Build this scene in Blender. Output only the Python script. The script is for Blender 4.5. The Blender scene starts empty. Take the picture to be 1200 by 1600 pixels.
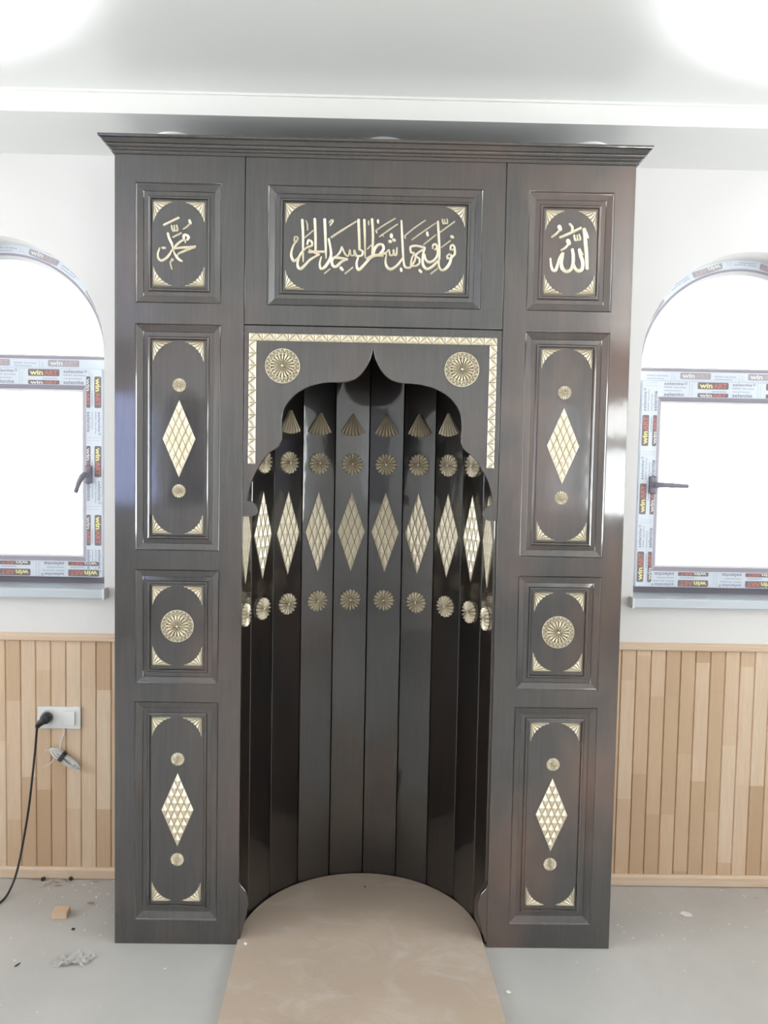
import bpy, bmesh, math, random
from mathutils import Vector, Matrix

random.seed(7)
S = bpy.context.scene
C = S.collection
PI = math.pi

# ------------------------------------------------------------------ camera
cam_data = bpy.data.cameras.new('camera')
cam = bpy.data.objects.new('camera', cam_data)
C.objects.link(cam)
cr = Vector((0.999772, -0.01040468, 0.01864626))
cu = Vector((-0.01871, 0.0, 0.0))            # completed below
cf = Vector((0.0113872, 0.99850906, -0.05338534)).normalized()
cr = (cr - cf * cr.dot(cf)).normalized()
cu = cr.cross(cf)
cam.matrix_world = Matrix(((cr.x, cu.x, -cf.x, 0.01664), (cr.y, cu.y, -cf.y, -2.97446),
                           (cr.z, cu.z, -cf.z, 1.63354), (0, 0, 0, 1)))
cam_data.sensor_fit = 'VERTICAL'
cam_data.sensor_height = 36.0
cam_data.lens = 26.886
cam_data.clip_start = 0.05
S.camera = cam

# ------------------------------------------------------------------ daylight and exposure
SKY_STRENGTH = 2.2          # overcast sky
GROUND_STRENGTH = 4.2       # pale sunlit ground outside
EXPOSURE = 2.25
world = bpy.data.worlds.new('overcast_sky')
S.world = world
world.use_nodes = True
wn = world.node_tree.nodes
wn['Background'].inputs['Color'].default_value = (0.97, 0.985, 1.0, 1)
wl = world.node_tree.links
w_tc = wn.new('ShaderNodeTexCoord')
w_sep = wn.new('ShaderNodeSeparateXYZ')
w_map = wn.new('ShaderNodeMapRange')
w_map.inputs['From Min'].default_value = -.06
w_map.inputs['From Max'].default_value = .02
w_map.inputs['To Min'].default_value = GROUND_STRENGTH
w_map.inputs['To Max'].default_value = SKY_STRENGTH
wl.new(w_tc.outputs['Generated'], w_sep.inputs[0])
wl.new(w_sep.outputs['Z'], w_map.inputs['Value'])
wl.new(w_map.outputs['Result'], wn['Background'].inputs['Strength'])
S.view_settings.view_transform = 'Standard'
S.view_settings.look = 'None'
S.view_settings.gamma = 1.0
S.view_settings.use_curve_mapping = False
S.view_settings.exposure = EXPOSURE
S.cycles.max_bounces = 10
S.cycles.diffuse_bounces = 6
S.cycles.glossy_bounces = 5
S.cycles.transparent_max_bounces = 12
S.cycles.caustics_reflective = False
S.cycles.caustics_refractive = False
S.cycles.use_denoising = True
S.cycles.sample_clamp_indirect = 6.0


def portal(name, loc, rot, sx, sy):
    """marks a window opening for the sky light (guides the sampling, gives off nothing itself)"""
    l = bpy.data.lights.new(name, 'AREA')
    l.shape = 'RECTANGLE'
    l.size = sx
    l.size_y = sy
    l.cycles.is_portal = True
    o = bpy.data.objects.new(name, l)
    o.location = loc
    o.rotation_euler = rot
    C.objects.link(o)


# ------------------------------------------------------------------ sizes (metres)
FRONT = -0.426            # front face of the mihrab, the wall face is y = 0
HALF = 0.85               # half its width
COLX = 0.4265             # inner edge of the side columns
BODY_H = 2.651
CEIL = 2.878
SOFF = 2.8066
SOFF_Y = -0.353
ROOM_X = 3.6
ROOM_Y = -6.2
WIN_X = 1.465
WIN_R = 0.43
WIN_SPRING = 2.072
WIN_SILL = 1.150
FR_Y = 0.12               # face of the window frames inside the reveals

# ------------------------------------------------------------------ materials
MATS = {}


def new_mat(name):
    m = bpy.data.materials.new(name)
    m.use_nodes = True
    MATS[name] = m
    nt = m.node_tree
    return m, nt, nt.nodes['Principled BSDF']


def noise(nt, scale, detail=4, rough=.55, vec=None, dist=0.0):
    n = nt.nodes.new('ShaderNodeTexNoise')
    n.inputs['Scale'].default_value = scale
    n.inputs['Detail'].default_value = detail
    n.inputs['Roughness'].default_value = rough
    n.inputs['Distortion'].default_value = dist
    if vec is not None:
        nt.links.new(vec, n.inputs['Vector'])
    return n


def mapped(nt, scale=(1, 1, 1), loc=(0, 0, 0), rot=(0, 0, 0)):
    tc = nt.nodes.new('ShaderNodeTexCoord')
    mp = nt.nodes.new('ShaderNodeMapping')
    mp.inputs['Scale'].default_value = scale
    mp.inputs['Location'].default_value = loc
    mp.inputs['Rotation'].default_value = rot
    nt.links.new(tc.outputs['Object'], mp.inputs['Vector'])
    return mp.outputs['Vector']


def ramp(nt, fac, stops):
    r = nt.nodes.new('ShaderNodeValToRGB')
    el = r.color_ramp.elements
    while len(el) > 1:
        el.remove(el[-1])
    el[0].position = stops[0][0]
    el[0].color = (*stops[0][1], 1)
    for p, c in stops[1:]:
        e = el.new(p)
        e.color = (*c, 1)
    nt.links.new(fac, r.inputs['Fac'])
    return r.outputs['Color']


def mix(nt, fac, a, b, mode='MIX'):
    m = nt.nodes.new('ShaderNodeMix')
    m.data_type = 'RGBA'
    m.blend_type = mode
    for key, v in (('Factor', fac), ('A', a), ('B', b)):
        sock = [s for s in m.inputs if s.name == key and (s.type == 'RGBA' if key != 'Factor' else s.type == 'VALUE')][0]
        if isinstance(v, (int, float)):
            sock.default_value = v
        elif isinstance(v, tuple):
            sock.default_value = (*v, 1)
        else:
            nt.links.new(v, sock)
    return [s for s in m.outputs if s.type == 'RGBA'][0]


def bump(nt, height, strength, dist=0.01):
    b = nt.nodes.new('ShaderNodeBump')
    b.inputs['Strength'].default_value = strength
    b.inputs['Distance'].default_value = dist
    nt.links.new(height, b.inputs['Height'])
    return b.outputs['Normal']


def plain(name, col, rough=.5, metal=0.0, spec=.5, coat=0.0):
    m, nt, b = new_mat(name)
    b.inputs['Base Color'].default_value = (*col, 1)
    b.inputs['Roughness'].default_value = rough
    b.inputs['Metallic'].default_value = metal
    b.inputs['Specular IOR Level'].default_value = spec
    b.inputs['Coat Weight'].default_value = coat
    n = noise(nt, 90, 3, vec=mapped(nt))
    nt.links.new(bump(nt, n.outputs['Fac'], .05, .002), b.inputs['Normal'])
    return m


def dark_wood(name, warm, coat_rough, seed, tone=1.0, coat_ior=1.9):
    """stained and lacquered timber, grain running upright"""
    m, nt, b = new_mat(name)
    v = mapped(nt, (1, 1, .06), (seed, seed * .3, 0))
    g = noise(nt, 95, 7, .62, v, .6)
    col = ramp(nt, g.outputs['Fac'], [(.30, (.012 * tone, .010 * tone, .0095 * tone)), (.55, (.024 * tone, .019 * tone, .017 * tone)), (.80, (.046 * tone, .030 * tone, .023 * tone))])
    v2 = mapped(nt, (1.4, 1.4, .7), (seed * 2.1, 0, seed))
    n2 = noise(nt, 2.6, 3, .5, v2, .3)
    patch = ramp(nt, n2.outputs['Fac'], [(.44, (0, 0, 0)), (.74, (1, 1, 1))])
    sep = nt.nodes.new('ShaderNodeMath')
    sep.operation = 'MULTIPLY'
    sep.inputs[1].default_value = warm
    nt.links.new(patch, sep.inputs[0])
    col = mix(nt, sep.outputs[0], col, (.105, .052, .034))
    nt.links.new(col, b.inputs['Base Color'])
    b.inputs['Roughness'].default_value = .30
    b.inputs['Specular IOR Level'].default_value = .5
    b.inputs['Coat Weight'].default_value = 1.0
    b.inputs['Coat Roughness'].default_value = coat_rough
    b.inputs['Coat IOR'].default_value = coat_ior
    nt.links.new(bump(nt, g.outputs['Fac'], .12, .0008), b.inputs['Normal'])
    w = noise(nt, 14, 2, .5, mapped(nt, (1, 1, .5)))
    nt.links.new(bump(nt, w.outputs['Fac'], .10, .004), b.inputs['Coat Normal'])
    return m


WOOD = dark_wood('dark_lacquered_wood', .45, .07, 0.0, 1.0)
WOOD_RED = dark_wood('dark_lacquered_wood_brown', 1.0, .07, 3.7)
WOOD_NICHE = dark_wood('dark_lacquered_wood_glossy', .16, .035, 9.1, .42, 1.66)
SEAM = plain('shadow_gap_wood', (.006, .005, .005), .6)

# gold-bronze paint on carved wood
GOLD, nt, b = new_mat('pale_gold_paint')
n = noise(nt, 60, 4, .6, mapped(nt))
nt.links.new(ramp(nt, n.outputs['Fac'], [(.3, (.80, .71, .545)), (.7, (.90, .82, .66))]), b.inputs['Base Color'])
b.inputs['Metallic'].default_value = .45
b.inputs['Roughness'].default_value = .36

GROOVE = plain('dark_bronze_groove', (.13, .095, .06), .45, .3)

# painted plaster
PLASTER, nt, b = new_mat('cream_white_plaster')
n = noise(nt, 1.5, 4, .5, mapped(nt))
nt.links.new(ramp(nt, n.outputs['Fac'], [(.3, (.80, .78, .775)), (.7, (.84, .82, .815))]), b.inputs['Base Color'])
b.inputs['Roughness'].default_value = .55
b.inputs['Specular IOR Level'].default_value = .3
n = noise(nt, 220, 3, .6, mapped(nt))
nt.links.new(bump(nt, n.outputs['Fac'], .08, .002), b.inputs['Normal'])

# satin ceiling sheet that mirrors the windows softly
SATIN, nt, b = new_mat('satin_white_ceiling')
n = noise(nt, 1.0, 3, .5, mapped(nt))
nt.links.new(ramp(nt, n.outputs['Fac'], [(.3, (.73, .73, .725)), (.7, (.76, .76, .755))]), b.inputs['Base Color'])
b.inputs['Roughness'].default_value = .35
b.inputs['IOR'].default_value = 1.9
b.inputs['Specular IOR Level'].default_value = .7

# smoother painted underside of the lowered border
SATIN_LOW, nt, b = new_mat('satin_white_border')
n = noise(nt, 1.0, 3, .5, mapped(nt))
nt.links.new(ramp(nt, n.outputs['Fac'], [(.3, (.78, .78, .775)), (.7, (.81, .81, .80))]), b.inputs['Base Color'])
b.inputs['Roughness'].default_value = .42
b.inputs['IOR'].default_value = 1.75
b.inputs['Specular IOR Level'].default_value = .7

CREAM = plain('cream_edge_paint', (.77, .755, .735), .55)

# light pine cladding: every board is cut from shorter lengths of different tone
PINE, nt, b = new_mat('light_pine_cladding')
tc = nt.nodes.new('ShaderNodeTexCoord')
sx = nt.nodes.new('ShaderNodeSeparateXYZ')
nt.links.new(tc.outputs['Object'], sx.inputs[0])


def mth(op, a, bb=None):
    k = nt.nodes.new('ShaderNodeMath')
    k.operation = op
    for i, v in enumerate((a, bb)):
        if v is None:
            continue
        if isinstance(v, (int, float)):
            k.inputs[i].default_value = v
        else:
            nt.links.new(v, k.inputs[i])
    return k.outputs[0]


pid = mth('FLOOR', mth('DIVIDE', mth('ADD', sx.outputs['X'], 11.0), .0588))
wnz = nt.nodes.new('ShaderNodeTexWhiteNoise')
wnz.noise_dimensions = '1D'
nt.links.new(pid, wnz.inputs['W'])
zz = mth('FLOOR', mth('ADD', mth('MULTIPLY', sx.outputs['Z'], 2.1), mth('MULTIPLY', wnz.outputs['Value'], 7.0)))
wn2 = nt.nodes.new('ShaderNodeTexWhiteNoise')
wn2.noise_dimensions = '2D'
cmb = nt.nodes.new('ShaderNodeCombineXYZ')
nt.links.new(pid, cmb.inputs[0])
nt.links.new(zz, cmb.inputs[1])
nt.links.new(cmb.outputs[0], wn2.inputs['Vector'])
base = ramp(nt, wn2.outputs['Value'], [(0, (.58, .395, .25)), (.35, (.68, .49, .325)), (.7, (.74, .55, .385)), (1, (.80, .63, .47))])
off = nt.nodes.new('ShaderNodeVectorMath')
off.operation = 'ADD'
cm2 = nt.nodes.new('ShaderNodeCombineXYZ')
nt.links.new(mth('MULTIPLY', wn2.outputs['Value'], 9.0), cm2.inputs[0])
nt.links.new(tc.outputs['Object'], off.inputs[0])
nt.links.new(cm2.outputs[0], off.inputs[1])
mp = nt.nodes.new('ShaderNodeMapping')
mp.inputs['Scale'].default_value = (1, 1, .07)
nt.links.new(off.outputs[0], mp.inputs['Vector'])
gr = noise(nt, 70, 6, .6, mp.outputs[0], 1.2)
col = mix(nt, ramp(nt, gr.outputs['Fac'], [(.35, (0, 0, 0)), (.75, (.32, .32, .32))]), base, (.54, .33, .18))
nt.links.new(col, b.inputs['Base Color'])
b.inputs['Roughness'].default_value = .38
b.inputs['Coat Weight'].default_value = .25
b.inputs['Coat Roughness'].default_value = .2

PINE_TRIM, nt, b = new_mat('pale_pine_moulding')
g = noise(nt, 40, 6, .6, mapped(nt, (.06, 1, 1)), .8)
nt.links.new(ramp(nt, g.outputs['Fac'], [(.3, (.68, .50, .35)), (.7, (.80, .63, .48))]), b.inputs['Base Color'])
b.inputs['Roughness'].default_value = .35

# screeded concrete floor
CONC, nt, b = new_mat('grey_screed_floor')
n1 = noise(nt, 1.7, 6, .6, mapped(nt), .4)
c1 = ramp(nt, n1.outputs['Fac'], [(.3, (.475, .462, .445)), (.7, (.57, .555, .535))])
n2 = noise(nt, 28, 5, .7, mapped(nt))
c2 = mix(nt, ramp(nt, n2.outputs['Fac'], [(.60, (0, 0, 0)), (.78, (.25, .25, .25))]), c1, (.62, .61, .59))
nt.links.new(c2, b.inputs['Base Color'])
b.inputs['Roughness'].default_value = .42
b.inputs['Specular IOR Level'].default_value = .35
nt.links.new(bump(nt, n2.outputs['Fac'], .12, .003), b.inputs['Normal'])

# brown hardboard with trodden-in dust
BOARD, nt, b = new_mat('brown_hardboard')
n1 = noise(nt, 2.3, 5, .6, mapped(nt), .5)
c1 = ramp(nt, n1.outputs['Fac'], [(.3, (.50, .395, .31)), (.7, (.58, .46, .365))])
n2 = noise(nt, 4.5, 8, .72, mapped(nt, (1, 1.5, 1), (3.1, 1.7, 0)), .9)
c2 = mix(nt, ramp(nt, n2.outputs['Fac'], [(.50, (0, 0, 0)), (.72, (.62, .62, .62))]), c1, (.66, .60, .55))
nt.links.new(c2, b.inputs['Base Color'])
b.inputs['Roughness'].default_value = .45
b.inputs['Specular IOR Level'].default_value = .35

FILM = plain('pale_blue_protective_film', (.74, .79, .87), .35)
PVC = plain('white_pvc', (.80, .80, .82), .3)
GASKET = plain('violet_grey_gasket', (.36, .32, .38), .5)
BADGE = plain('dark_printed_badge', (.23, .19, .20), .45)
INK_Y = plain('yellow_print', (.86, .80, .36), .5)
INK_R = plain('red_print', (.62, .22, .19), .5)
INK_G = plain('grey_print', (.27, .28, .36), .5)
HANDLE = plain('grey_violet_handle', (.24, .22, .27), .35)
SILL = plain('silver_sill', (.60, .64, .69), .42, .25)
WHITE = plain('white_plastic', (.83, .83, .82), .25)
BLACK = plain('black_rubber', (.022, .021, .024), .4)
CABLE = plain('white_cable_sheath', (.72, .71, .69), .4)
STEEL = plain('white_rim', (.85, .85, .85), .3)
LENS = plain('frosted_lens', (.80, .80, .78), .3)
OFFCUT = plain('pale_wood_offcut', (.68, .50, .34), .6)
DIRT = plain('dark_dirt', (.045, .04, .04), .8)
CRUMB = plain('white_plaster_crumb', (.80, .79, .77), .7)
SHAVE = plain('pine_shaving', (.72, .56, .41), .6)
LINT = plain('light_plastic_scrap', (.78, .76, .74), .25)

FROST = {}
for nm, t, tint in (('dim_reflection_pane', .36, 1.03), ('faint_reflection_pane', .14, 1.03), ('blue_glare_pane', .40, 1.35)):
    m_, nt, b = new_mat(nm)
    nt.nodes.remove(b)
    tl = nt.nodes.new('ShaderNodeBsdfTranslucent')
    tl.inputs[0].default_value = (t, t * (1 + (tint - 1) * .2), t * tint, 1)
    nt.links.new(tl.outputs[0], nt.nodes['Material Output'].inputs[0])
    FROST[nm] = m_
GLASS, nt, b = new_mat('window_glass')
nt.nodes.remove(b)
out = nt.nodes['Material Output']
tr = nt.nodes.new('ShaderNodeBsdfTransparent')
tr.inputs[0].default_value = (.96, .98, .97, 1)
gl = nt.nodes.new('ShaderNodeBsdfGlossy')
gl.inputs['Roughness'].default_value = .02
fr = nt.nodes.new('ShaderNodeFresnel')
fr.inputs[0].default_value = 1.45
ms = nt.nodes.new('ShaderNodeMixShader')
nt.links.new(fr.outputs[0], ms.inputs[0])
nt.links.new(tr.outputs[0], ms.inputs[1])
nt.links.new(gl.outputs[0], ms.inputs[2])
nt.links.new(ms.outputs[0], out.inputs[0])


# traced lettering: strokes of (x mm, z mm, width mm) from the centre of each panel
CALLIGRAPHY = {
 'header': [
  [(-239.9,87.0,9.0),(-236.7,39.0,7.7),(-236.0,-13.7,6.4),(-235.0,-48.5,4.2)],
  [(-227.9,85.1,3.2),(-223.3,73.4,4.8),(-222.1,53.3,4.2)],
  [(-199.0,90.9,9.0),(-196.1,39.9,8.0),(-195.1,-8.2,7.7)],
  [(-231.2,29.2,4.8),(-203.2,52.8,4.8)],
  [(-264.8,17.3,5.8),(-263.7,30.7,5.1),(-254.3,30.0,5.1),(-256.0,19.4,5.1),(-265.6,7.4,5.8),(-272.7,-11.4,6.4),(-274.3,-30.1,8.4),(-265.9,-46.0,9.0),(-252.4,-38.3,7.7),(-240.1,-18.4,7.1),(-224.5,-3.5,6.4),(-210.4,2.4,7.7)],
  [(-222.4,7.7,5.8),(-218.5,21.4,7.1),(-208.1,16.4,7.7),(-205.7,5.0,5.8)],
  [(-205.7,5.0,7.1),(-217.3,-0.3,6.4)],
  [(-247.2,-32.6,5.1),(-253.2,-51.4,7.1),(-251.1,-66.3,9.0),(-242.6,-70.8,9.6),(-229.1,-59.0,8.4),(-211.4,-40.5,7.7),(-184.1,-24.4,6.4)],
  [(-217.1,-16.4,8.4),(-194.4,-15.3,9.0),(-163.4,-14.6,7.7)],
  [(-216.5,-8.6,5.1),(-200.7,-16.7,6.4),(-183.2,-24.4,7.7)],
  [(-166.5,90.7,9.0),(-163.6,40.6,8.4),(-161.4,-5.9,7.1),(-160.0,-36.3,4.2)],
  [(-152.4,27.8,7.1),(-145.6,-5.5,7.7),(-144.3,-27.3,8.4),(-153.5,-49.2,9.6),(-166.8,-66.6,9.6),(-176.9,-69.0,8.4),(-180.6,-52.9,6.4),(-175.8,-31.1,4.5)],
  [(-151.6,78.7,4.5),(-144.8,87.5,5.1),(-139.1,85.2,5.1),(-148.3,70.4,4.5)],
  [(-144.6,31.7,6.4),(-116.5,51.0,6.1),(-62.8,85.0,5.5)],
  [(-164.9,-85.3,4.8),(-146.2,-69.3,4.5)],
  [(-137.9,-34.9,7.1),(-123.2,-25.3,6.4),(-113.0,-11.0,6.4),(-108.8,2.1,7.1)],
  [(-136.6,-33.9,7.7),(-115.2,-33.5,8.4),(-89.8,-37.0,7.1)],
  [(-89.8,-37.9,7.1),(-108.6,-45.2,7.7),(-125.8,-61.1,9.6),(-136.2,-59.8,9.6),(-141.5,-45.9,8.4),(-136.6,-33.9,7.7)],
  [(-108.8,2.1,5.8),(-98.0,-20.0,5.8),(-87.5,-26.7,5.1),(-82.4,-6.7,5.1),(-79.0,-23.4,5.1),(-68.6,-23.1,5.1),(-68.2,-7.6,5.8),(-61.0,-23.0,5.8)],
  [(-55.6,91.0,9.0),(-52.9,43.0,8.4),(-50.8,-5.0,7.7)],
  [(-50.8,-5.0,6.4),(-40.3,-11.0,7.1),(-44.2,-24.5,7.7),(-63.1,-25.5,7.1)],
  [(-52.7,-25.3,5.1),(-59.6,-47.2,7.1),(-57.1,-65.2,8.4),(-49.8,-69.4,9.6),(-34.2,-52.9,9.0),(-15.6,-32.3,8.4),(1.6,-24.1,7.7),(26.9,-23.6,7.1)],
  [(-36.7,91.4,8.4),(-34.3,43.4,7.1),(-31.7,-31.7,3.9)],
  [(-22.5,88.6,3.9),(-22.3,81.5,5.8),(-22.2,74.7,3.9)],
  [(-11.5,94.1,8.4),(-7.5,44.0,7.7),(-8.4,-25.9,7.1)],
  [(-24.7,-2.9,4.2),(-13.2,10.4,3.9)],
  [(-112.1,-63.9,8.4),(-108.3,-68.5,9.6),(-104.4,-73.1,8.4)],
  [(-97.0,-83.9,5.1),(-71.7,-63.1,4.5)],
  [(-5.7,-22.0,7.3),(-0.7,-1.4,8.5),(11.0,12.1,8.5),(24.5,11.5,8.5),(27.7,-2.2,9.1),(16.1,-18.6,8.5)],
  [(-27.0,-34.3,7.3),(-6.3,-23.5,8.5),(16.1,-20.1,7.9),(36.9,-13.8,7.3)],
  [(8.1,92.6,5.5),(8.2,86.7,7.3),(8.9,80.9,4.9)],
  [(5.0,49.8,4.9),(2.4,57.9,4.9)],
  [(2.4,57.9,4.3),(30.7,77.0,4.6),(65.5,98.5,3.9)],
  [(13.5,37.1,4.9),(40.0,56.7,4.6),(72.4,79.4,4.3)],
  [(19.4,43.1,4.3),(28.4,39.7,3.6)],
  [(52.7,47.3,7.9),(53.1,42.3,10.3),(53.5,36.2,7.9)],
  [(46.0,24.6,8.5),(49.6,23.2,10.9),(53.2,21.5,8.5)],
  [(58.4,29.8,8.5),(62.1,27.9,10.9),(65.7,25.9,8.5)],
  [(34.0,-18.2,4.9),(45.6,-3.9,5.5),(49.9,-20.8,6.7),(60.0,-18.3,5.5),(60.6,-3.0,6.7),(63.9,-20.5,5.5),(70.7,-16.9,6.7),(72.1,3.7,4.9)],
  [(37.9,-19.6,4.9),(35.3,-41.7,6.7),(40.1,-58.7,8.5),(52.8,-66.4,9.7),(70.6,-56.3,8.5),(85.2,-39.2,7.3),(91.9,-28.8,6.1)],
  [(85.0,91.9,5.5),(88.8,35.8,7.3),(92.1,-11.1,6.7),(95.8,-46.3,6.7),(102.0,-59.4,7.3),(115.5,-60.0,7.9)],
  [(86.5,-62.7,6.7),(87.2,-67.1,8.5),(88.2,-72.4,6.7)],
  [(99.2,34.5,4.6),(97.6,43.0,4.6)],
  [(97.6,43.0,3.9),(126.3,67.4,4.3),(164.0,94.3,3.6)],
  [(120.5,30.0,3.9),(147.6,50.3,4.3),(198.2,86.2,3.6)],
  [(115.8,-1.8,6.1),(118.0,7.7,7.9),(136.5,11.0,7.9),(164.1,5.7,7.9)],
  [(157.6,-0.9,6.7),(141.4,-11.5,6.7),(134.2,-22.0,7.3),(146.3,-30.5,6.7),(147.2,-45.2,6.1)],
  [(147.2,-45.2,6.7),(136.3,-53.7,6.7),(122.9,-55.2,6.1)],
  [(115.7,4.1,6.7),(119.0,-10.5,6.7),(129.5,-13.2,6.1),(122.3,-28.1,6.1),(118.3,-51.7,6.7)],
  [(134.2,-22.0,6.7),(130.1,-39.7,6.7),(116.4,-60.0,6.1)],
  [(164.1,5.1,6.1),(158.0,-18.5,7.3),(158.6,-47.9,8.5),(171.5,-63.0,9.1),(188.1,-55.5,8.5),(205.7,-38.7,7.3),(213.8,-26.1,5.5)],
  [(189.9,2.7,5.5),(190.8,14.5,6.7),(198.5,17.6,6.7),(203.8,7.5,6.7),(196.5,-0.6,5.5)],
  [(204.4,7.5,6.1),(206.4,-14.5,7.3),(195.7,-33.9,8.5),(178.8,-41.0,9.1),(166.7,-31.6,7.9),(162.7,-15.5,6.7)],
  [(204.9,91.6,7.3),(209.1,38.4,7.9),(212.3,-11.5,7.3),(210.1,-46.8,6.7),(218.3,-64.9,7.3),(231.4,-62.6,9.1),(245.4,-44.6,9.1),(252.4,-22.4,7.3)],
  [(159.7,15.3,4.3),(199.0,48.1,4.3)],
  [(169.8,56.6,6.1),(171.5,49.9,8.5),(173.4,42.9,4.9)],
  [(219.1,98.7,4.3),(222.1,85.6,4.9),(227.4,86.3,4.9),(227.1,98.6,4.3)],
  [(227.4,86.3,4.3),(234.9,85.9,4.9),(236.2,91.7,4.9),(234.6,100.5,3.6)],
  [(212.6,56.7,4.3),(260.1,92.3,4.3)],
  [(218.2,7.5,4.3),(247.2,30.4,3.9)],
  [(249.3,45.1,7.9),(252.9,42.9,10.3),(256.6,40.0,7.9)],
  [(248.8,1.1,6.1),(248.6,11.4,6.7),(255.3,16.5,6.7),(261.5,7.2,6.7),(254.8,-0.3,6.1)],
  [(262.2,5.8,6.7),(262.6,-11.9,7.3),(252.4,-23.8,7.3)],
  [(243.2,-13.7,6.7),(250.8,-18.0,7.3),(249.5,-26.8,7.9),(239.6,-27.1,7.3),(238.2,-18.3,6.1)],
  [(238.2,-18.3,5.5),(244.7,-13.1,5.5)],
  [(147.1,-66.4,7.3),(150.7,-70.2,8.5),(154.4,-74.5,7.3)],
  [(184.5,-78.6,4.6),(206.8,-61.0,4.3)],
 ],
 'left': [
  [(-49.0,60.0,7.4),(-0.1,84.9,7.4)],
  [(-23.3,59.3,5.1),(-20.2,43.9,5.4),(-14.1,42.8,5.6),(-14.7,60.1,5.1)],
  [(-14.1,42.8,5.4),(-4.1,44.3,5.6),(-6.8,60.7,4.8)],
  [(34.9,78.0,8.0),(36.5,72.2,8.8),(39.8,65.8,6.7)],
  [(34.6,63.8,5.1),(26.2,55.2,5.1),(15.1,48.3,4.0)],
  [(-19.5,21.0,5.6),(8.6,35.8,5.4)],
  [(-35.9,34.5,7.4),(-30.6,17.9,8.3),(-22.0,0.0,7.5),(-18.0,-16.7,5.4),(-14.0,-29.5,6.0),(-6.1,-42.3,8.0),(3.1,-51.1,8.6),(11.6,-55.1,6.7)],
  [(-20.4,-18.0,4.8),(-30.4,-35.0,7.0),(-42.8,-48.2,8.3),(-55.9,-54.3,8.0),(-65.7,-47.4,6.7),(-67.5,-32.0,5.6),(-61.5,-13.7,4.0)],
  [(-54.0,-13.6,8.0),(-44.2,-13.4,8.0)],
  [(-12.8,-15.3,7.0),(-7.6,-4.8,7.5),(4.1,6.4,7.5),(17.2,14.4,7.5)],
  [(17.2,15.7,8.0),(16.1,26.7,8.8),(23.0,30.0,9.4),(32.2,23.1,8.6),(27.7,13.4,7.5)],
  [(21.1,12.6,5.4),(21.8,4.8,4.0)],
  [(-14.1,-15.9,5.4),(8.1,-11.6,8.0),(34.3,-9.7,8.6),(55.5,-6.0,5.4)],
  [(54.6,-9.9,4.8),(34.4,-16.2,6.7),(13.5,-25.0,7.5),(0.4,-31.1,5.4),(-4.8,-38.6,4.0)],
  [(-23.8,-49.8,5.4),(-18.5,-50.3,5.4),(-21.8,-54.9,5.1),(-27.0,-58.2,4.3),(-25.7,-67.3,4.6),(-21.7,-82.1,4.6)],
 ],
 'right': [
  [(43.8,77.6,11.6),(48.1,47.6,12.0),(53.9,-2.6,12.0),(57.5,-51.0,10.4)],
  [(46.6,75.7,5.4),(57.7,48.8,6.2)],
  [(29.2,11.9,9.6),(35.0,-9.1,10.8),(42.4,-29.1,11.2),(41.4,-50.3,11.6),(30.4,-59.2,12.0),(19.3,-52.8,10.4),(12.3,-37.8,7.5)],
  [(31.6,12.0,5.0),(41.7,-6.5,5.4)],
  [(6.6,11.4,9.1),(10.3,-9.6,10.8),(10.5,-33.8,10.8),(4.1,-54.1,10.4),(-10.6,-62.1,11.2),(-23.2,-53.7,12.5),(-28.5,-36.7,11.2),(-26.4,-18.5,10.0),(-24.2,-2.3,9.6)],
  [(-24.8,-1.3,8.7),(-34.5,-19.7,9.1),(-40.6,-42.0,9.6),(-47.1,-58.3,10.0),(-54.9,-58.4,9.1),(-61.5,-43.4,7.5),(-64.7,-19.7,5.4)],
  [(-35.2,48.2,8.3),(-1.2,63.6,9.1),(33.1,81.0,8.3)],
  [(-4.6,93.0,7.5),(4.7,81.8,8.3),(3.5,68.7,7.5)],
  [(-39.2,85.8,12.0),(-36.6,78.9,12.9),(-33.3,71.9,9.1)],
  [(-37.4,71.8,7.5),(-48.3,59.9,7.1),(-62.7,48.8,6.2)],
  [(-9.1,40.3,12.9),(-6.0,33.3,14.1),(-2.1,27.4,10.0)],
  [(-7.2,26.2,7.5),(-17.1,15.0,7.1),(-30.6,6.6,6.2)],
  [(10.9,57.2,5.8),(14.9,41.2,6.2),(22.0,41.4,6.2),(20.5,57.4,5.4)],
  [(22.0,41.4,6.2),(31.8,43.2,6.2),(26.6,59.5,5.4)],
 ],
}


# ------------------------------------------------------------------ mesh helpers
def obj(name, bm, mats, parent=None, smooth=False):
    me = bpy.data.meshes.new(name)
    bmesh.ops.recalc_face_normals(bm, faces=bm.faces[:])
    bm.to_mesh(me)
    bm.free()
    for m in (mats if isinstance(mats, (list, tuple)) else [mats]):
        me.materials.append(m)
    if smooth:
        for p in me.polygons:
            p.use_smooth = True
    o = bpy.data.objects.new(name, me)
    C.objects.link(o)
    if parent is not None:
        o.parent = parent
    return o


def thing(name, label, cat, loc=(0, 0, 0), group=None):
    o = bpy.data.objects.new(name, None)
    o.empty_display_size = .1
    o.location = loc
    C.objects.link(o)
    return tag(o, label, cat, group)


def tag(o, label, cat, group=None):
    o['label'] = label
    o['category'] = cat
    if group:
        o['group'] = group
    return o


def struct(o, label=None):
    o['kind'] = 'structure'
    if label:
        o['label'] = label
    return o


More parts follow.
